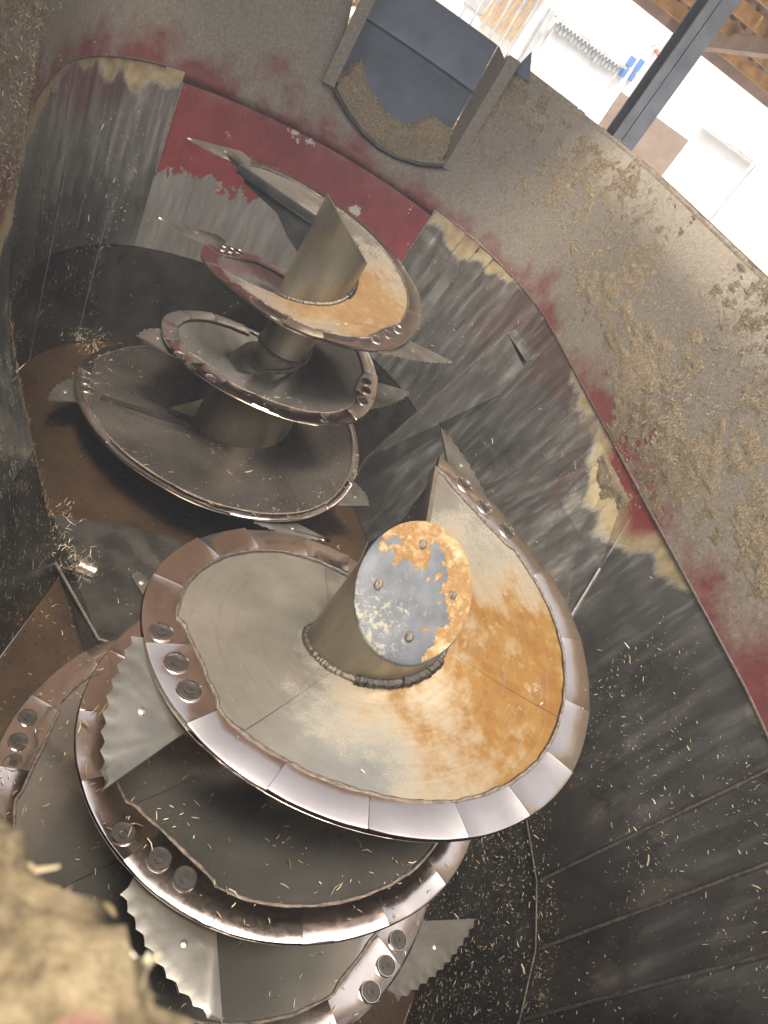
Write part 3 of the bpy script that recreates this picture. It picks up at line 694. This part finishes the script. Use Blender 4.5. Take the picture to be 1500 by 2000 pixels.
# thick feed lumps lying on the rim nearest the camera
rings = []
for q in range(181):
    a = -165 + 90 * q / 180; ring = []
    for k in range(40):
        b = 2 * math.pi * k / 40; rr = .058
        p0 = Vector(((1.899 + rr * 1.25 * math.cos(b)) * math.cos(R(a)), (1.899 + rr * 1.25 * math.cos(b)) * math.sin(R(a)), 3.605 + rr * .8 * math.sin(b)))
        dn = Vector((math.cos(b) * math.cos(R(a)), math.cos(b) * math.sin(R(a)), math.sin(b)))
        ring.append(p0 + dn * (.018 * fbm(p0.x * 9, p0.y * 9, p0.z * 9) + .014 * fbm(p0.x * 45, p0.y * 45, p0.z * 45)))
    rings.append(ring)
lump_pts = [p for r in rings for p in r]
tubpart('rim_feed_lumps', *loft(rings), 'rim_cake', 180, kind='stuff', label='lumpy feed caked on the rim nearest the camera')
# feed heap in the window tray
hv, hf = [], []
for c_ in range(41):
    t = c_ / 40; i0 = W0 + .1 + t * (W1 - W0 - .2); ia = int(min(math.floor(i0), W1 - 1)); fr = i0 - ia
    p = wx(ia, 3.0).lerp(wx(ia + 1, 3.0), fr); s_ = sill(ia) + (sill(ia + 1) - sill(ia)) * fr
    hgt = (.19 + .10 * math.exp(-((t - .16) / .15) ** 2) + .10 * math.exp(-((t - .9) / .16) ** 2) + .05 * nz(t * 7, 2)) * min(1, 6 * (1 - t) + .35)
    for k in range(15):
        w_ = k / 14; y = -.035 + w_ * .16; z = s_ - .05 * max(0, .15 - w_) / .15 + hgt * (w_ / .75 if w_ < .75 else 1) ** .7
        hv.append((p.x + .012 * fbm(t * 30, w_ * 9, 1), p.y + y + .02 * fbm(t * 20, w_ * 9, 4), z + .022 * fbm(t * 22, w_ * 8, 7)))
hf = [(c_ * 15 + k, (c_ + 1) * 15 + k, (c_ + 1) * 15 + k + 1, c_ * 15 + k + 1) for c_ in range(40) for k in range(14)]
mesh('feed_heap', hv, hf, 'cake', None, 180, label='brown feed heap piled in the window of the rear wall', cat='feed', kind='stuff')

# ------------------------------------------------------------------ loose chopped straw
cv, cf = [], []
def straw(p, n, ln, w, lift=.0):
    ln *= .85; w *= .9; n = Vector(n).normalized(); d = Vector(rng.normal(size=3)); d -= n * d.dot(n); d.normalize(); s = n.cross(d)
    p = Vector(p) + n * .002; i = len(cv); bend = rng.normal() * .25; up = n * (w * .5 + abs(rng.normal()) * ln * .12 + lift)
    a = p - d * ln / 2; b = p + s * (bend * ln * .3) + n * (abs(rng.normal()) * ln * .10); c = p + d * ln / 2 + up
    for q, ww in ((a, w * .7), (b, w), (c, w * .45)): cv.extend([q - s * ww / 2, q + s * ww / 2 + n * w * .3])
    cf.extend([(i, i + 1, i + 3, i + 2), (i + 2, i + 3, i + 5, i + 4)])
def on_flight(key, t0, t1, n, band=True, ln=.018):
    cy, ro, ri, hz, ld, en = AUG[key]
    for _ in range(n):
        t = rng.uniform(t0, t1); r0 = .2; r1 = ro(t) - .01 if band else ri(t) - .01; r_ = math.sqrt(rng.uniform(r0 * r0, r1 * r1))
        if nz(r_ * 3.3 * math.cos(R(t)), r_ * 3.3 * math.sin(R(t)), t * .002) < rng.uniform(-.6, .35): continue
        z = hz(t) + (.013 if r_ > ri(t) else .004)
        s = abs(rng.normal()) * .6 + .5
        straw((r_ * math.cos(R(t)), cy + r_ * math.sin(R(t)), z), (0, 0, 1), ln * s * math.exp(rng.normal() * .35), .0026 * (.6 + .5 * s))
on_flight('F', -560, -370, 420, True, .020); on_flight('F', -1090, -780, 1300, True, .018); on_flight('F', -770, -600, 300)
on_flight('R', -960, -640, 900, True, .022); on_flight('R', -560, -380, 160, True, .018); on_flight('R', -160, -20, 40); on_flight('F', -150, 20, 24, True, .012)
def on_wall(i0, i1, z0, z1, n, ln=.018, thr=-.2, off=.0):
    for _ in range(n):
        c_ = rng.uniform(i0, i1); i = int(c_); t = c_ - i; z = rng.uniform(z0, z1); P = stations(z, ); a, b = P[i % NST], P[(i + 1) % NST]
        x, y = a[0] + (b[0] - a[0]) * t, a[1] + (b[1] - a[1]) * t
        if nz(x * 2.2, y * 2.2, z * 2.2) < thr + rng.normal() * .25: continue
        n2 = (WF[i % NST] + WF[(i + 1) % NST]).normalized(); s = (abs(rng.normal()) * .6 + .4) * math.exp(rng.normal() * .35)
        straw((x - n2.x * (.003 + off), y - n2.y * (.003 + off), z), (-n2.x, -n2.y, .1), ln * s, .0026 * (.6 + .5 * s))
NA = NST
fr1 = NA - 7
on_wall(fr1 - 6, fr1, .6, 1.5, 4500, .013, -.35); on_wall(fr1 - 5, fr1, 1.4, 2.5, 2600, .011, -.15); on_wall(fr1, NA - 1, .9, 2.45, 500)
on_wall(24, 33, .7, 2.45, 1500, .022, -.1); on_wall(0, 10, .8, 2.4, 500, .016); on_wall(11, 23, .8, 2.2, 300, .016)
on_wall(33, 40, .6, 2.0, 1200, .026, -.45); on_wall(35, 41, .6, 1.9, 3200, .028, -.6)
for _ in range(1600):   # floor
    x, y = rng.uniform(-1.2, 1.2), rng.uniform(-1.2, 4.0)
    zf = ZF + (.103 if (1.0 < y < 1.75 and -.6 < x < .7) else .004)
    if nz(x * 2, y * 2, 9) > rng.uniform(-.4, .4): straw((x, y, zf), (0, 0, 1), .02 * (abs(rng.normal()) * .6 + .5), .003)
for c_ in range(55000):  # bristling crust
    ci = rng.integers(0, cols); k = rng.integers(0, nk)
    if v[ci * nk + k][1] < -.6: continue
    if TH[ci, k] > -.003:
        p = v[ci * nk + k]; i = ci // sub; n2 = WF[i]
        straw(p, (-n2.x + rng.normal() * .4, -n2.y + rng.normal() * .4, rng.normal() * .4), .014 * (abs(rng.normal()) * .7 + .4), .0024, .003)
for vv in hv[::1]:
    if rng.random() < .8: straw(vv, (rng.normal() * .4, -.6, .7), .025, .003, .004)
for q in range(2600):
    p = lump_pts[rng.integers(0, len(lump_pts))]; straw(p, (rng.normal(), rng.normal(), .9 + rng.normal() * .4), .014, .003, .004)
for x0, y0, z0, n_, sp in ((-1.0, 1.5, .72, 90, .07), (-.80, 1.36, .74, 120, .05), (-1.12, 3.55, .66, 160, .10), (-.95, 1.75, .66, 60, .06)):
    for _ in range(n_): straw((x0 + rng.normal() * sp, y0 + rng.normal() * sp, z0 + abs(rng.normal()) * sp * .5), rng.normal(size=3), .045, .0032)
mesh('loose_chaff', cv, cf, 'chaff', None, None, label='loose chopped straw scattered over flights, walls and floor', cat='straw', kind='stuff')

# ------------------------------------------------------------------ yard outside
g = 300
mesh('yard_ground', [(-g, -g, 0), (g, -g, 0), (g, g, 0), (-g, g, 0)], [(0, 1, 2, 3)], 'yard', kind='structure')
# white building across the yard
bd = empty('white_building', (8, 12, 0), 'sunlit white building across the yard', 'building')
def bpart(name, v, f, mat, parent=bd, smooth=None):
    return mesh(name, [Vector(p) - bd.location for p in v], f, mat, parent, smooth)
bpart('wall', *box(3.62, 30, 12, 12.3, 0, 6.2), 'white_wall')
dr = bpart('door', *box(3.70, 5.02, 11.93, 11.995, 0, 3.95), 'white_door')
bpart('door_frame', *box(3.50, 3.60, 11.90, 12.1, 0, 4.05), 'pale_grey')
for k in range(18): bpart('curtain_strip', *box(3.72 + k * .074, 3.775 + k * .074, 11.87, 11.885, 3.98 - .12 - .10 * abs(nz(k * 1.7, 1)), 3.985), 'fringe')
bpart('door_rail', *box(3.62, 5.10, 11.84, 11.925, 3.99, 4.03), 'pale_grey')
bpart('brown_panel', *box(5.32, 6.91, 11.95, 11.995, 0, 3.71), 'board_brown')
bpart('gutter_pipe', *box(6.98, 8.28, 11.9, 11.98, 4.0, 4.04), 'pale_grey')
bpart('down_pipe', *tube([(8.34, 11.95, 4.02), (8.34, 11.95, .1)], .018, 8), 'pale_grey', smooth=40)
for x0, x1, z0, z1 in ((5.10, 5.20, 4.06, 4.20), (5.09, 5.19, 3.88, 4.03), (5.27, 5.35, 4.06, 4.24), (5.28, 5.35, 3.90, 4.02)):
    bpart('blue_shutter', *box(x0, x1, 11.94, 11.995, z0, z1), 'sign_blue')
bpart('hose', *tube([(5.29 + .10 * math.sin(t * 1.6) * .9 + .1 * t * t, 11.95, 4.44 + .32 * t) for t in np.linspace(0, 1, 12)], .016, 6), 'fringe', smooth=40)
bpart('wall_lamp', *tube([(5.42, 11.98, 4.44), (5.42, 11.9, 4.44), (5.42, 11.86, 4.40)], [.03, .03, .015], 8), 'red_stub', smooth=40)
# timber heap and barred gate left of the building
gt = empty('barred_gate', (2.9, 12.0, 0), 'tall grey steel bars standing behind the log pile', 'gate')
for k in range(7):
    mesh('bar', *tube([(-.55 + k * .19, 0, 0), (-.55 + k * .19, 0, 5.2)], .02, 8), 'pale_grey', gt, 40)
for z in (2.0, 4.6): mesh('rail', *box(-.7, .75, -.02, .02, z, z + .05), 'pale_grey', gt)
lp = empty('log_pile', (2.3, 11.0, 0), 'heap of split tan logs behind the tub', 'log pile')
for k in range(230):
    x = rng.uniform(-2.2, 1.0); row = rng.uniform(0, 1); z = 2.2 + (1.15 - .28 * max(0, x)) * row - .1; y = rng.uniform(-.25, .35); ln = rng.uniform(.2, .45); r_ = rng.uniform(.03, .07)
    d = Vector((rng.normal(), rng.normal() * .8, rng.normal() * .35)).normalized() * ln / 2
    mesh('log', *tube([Vector((x, y, z)) - d, Vector((x, y, z)) + d], r_, 6), 'logs', lp)
mesh('pile_base', *box(-2.3, 1.05, -.2, .4, 0, 2.35), 'logs', lp)
hs = empty('timber_house', (3.0, 16, 0), 'pale house with timber lattice behind the bars', 'building')
mesh('wall', *box(-3.5, 4.2, 0, .3, 0, 6.2), 'white_wall', hs)
mesh('window', *box(.30, .75, -.03, -.002, 3.3, 4.1), 'pale_grey', hs)
for k in range(7): mesh('timber_brace', *bar((.75 + .12 * k, -.12, 3.2), (1.0 + .12 * k, -.12, 5.0), .045), 'timber', hs)
mesh('timber_beam', *bar((-3, -.2, 4.5), (1.6, -.2, 4.5), .12), 'timber', hs)
# steel post and lean-to roof
po = empty('steel_post', (2.115, 4.78, 0), 'grey steel H-section post rising beside the tub', 'post')
for nm, b_ in (('web', box(-.006, .006, -.09, .09, 0, 5.75)), ):
    pass
mesh('flange', *box(-.105, -.030, -.08, -.065, 0, 5.2), 'post_grey', po); mesh('flange', *box(-.024, .105, -.085, -.072, 0, 5.2), 'post_grey', po)
mesh('web', *box(-.034, -.018, -.0715, .085, 0, 5.2), 'post_grey', po); mesh('back_flange', *box(-.105, .105, .086, .10, 0, 5.2), 'post_grey', po)
def rz(y): return 4.50 + .185 * (7.3 - y)
rf = empty('lean_to_roof', (2, 7.3, 0), 'rusty corrugated roof on timber purlins over the rear of the tub', 'roof')
Y0r, Y1r = 3.0, 7.3; n_ = 260; X0, X1 = -7, 19
for sh in range(13):
    xa, xb = X0 + sh * 2, X0 + sh * 2 + 1.99; rr = [[], []]; v_ = []; f_ = []
    for k in range(54):
        x = xa + (xb - xa) * k / 53; w_ = .018 * math.sin(x * 2 * math.pi / .15)
        for y in (Y0r, Y1r): v_.append((x - 2, y - 7.3, rz(y) + .12 + w_))
    f_ = [(2 * k, 2 * k + 1, 2 * k + 3, 2 * k + 2) for k in range(53)]
    mesh('roof_sheet', v_, f_, 'roof_under', rf, 60)
for k, y in enumerate((3.15, 4.0, 4.6, 5.15, 5.7, 6.25, 6.8)):
    mesh('purlin', *box(X0 - 2, X1 - 2, y - 7.3 - .035, y - 7.3 + .035, rz(y) - .02, rz(y) + .095), 'timber', rf)
mesh('eave_beam', *box(X0 - 2, X1 - 2, 7.22 - 7.3, 7.30 - 7.3, rz(7.3), rz(7.3) + .10), 'roof_under', rf)
for x in (3.2, 7.5, 11.5): mesh('rafter', *bar((x - 2, Y0r - 7.3, rz(Y0r) - .10), (x - 2, -.1, rz(7.3) - .06 + .03), .09, .14), 'roof_under', rf)

# thin bluish volume added over yard and tub to imitate lens glare
hz_ = mesh('glare_veil', *box(-306, 306, -306, 306, -1.0, 6.6), 'pale_grey', kind='stuff')
hm = bpy.data.materials.new('veil_volume'); hm.use_nodes = True; nt_ = hm.node_tree; nt_.nodes.clear()
ho = nt_.nodes.new('ShaderNodeOutputMaterial'); hv_ = nt_.nodes.new('ShaderNodeVolumePrincipled')
hv_.inputs['Color'].default_value = (.82, .88, 1.0, 1); hv_.inputs['Density'].default_value = 0.011; hv_.inputs['Anisotropy'].default_value = 0.3
nt_.links.new(hv_.outputs[0], ho.inputs['Volume']); hz_.data.materials[0] = hm
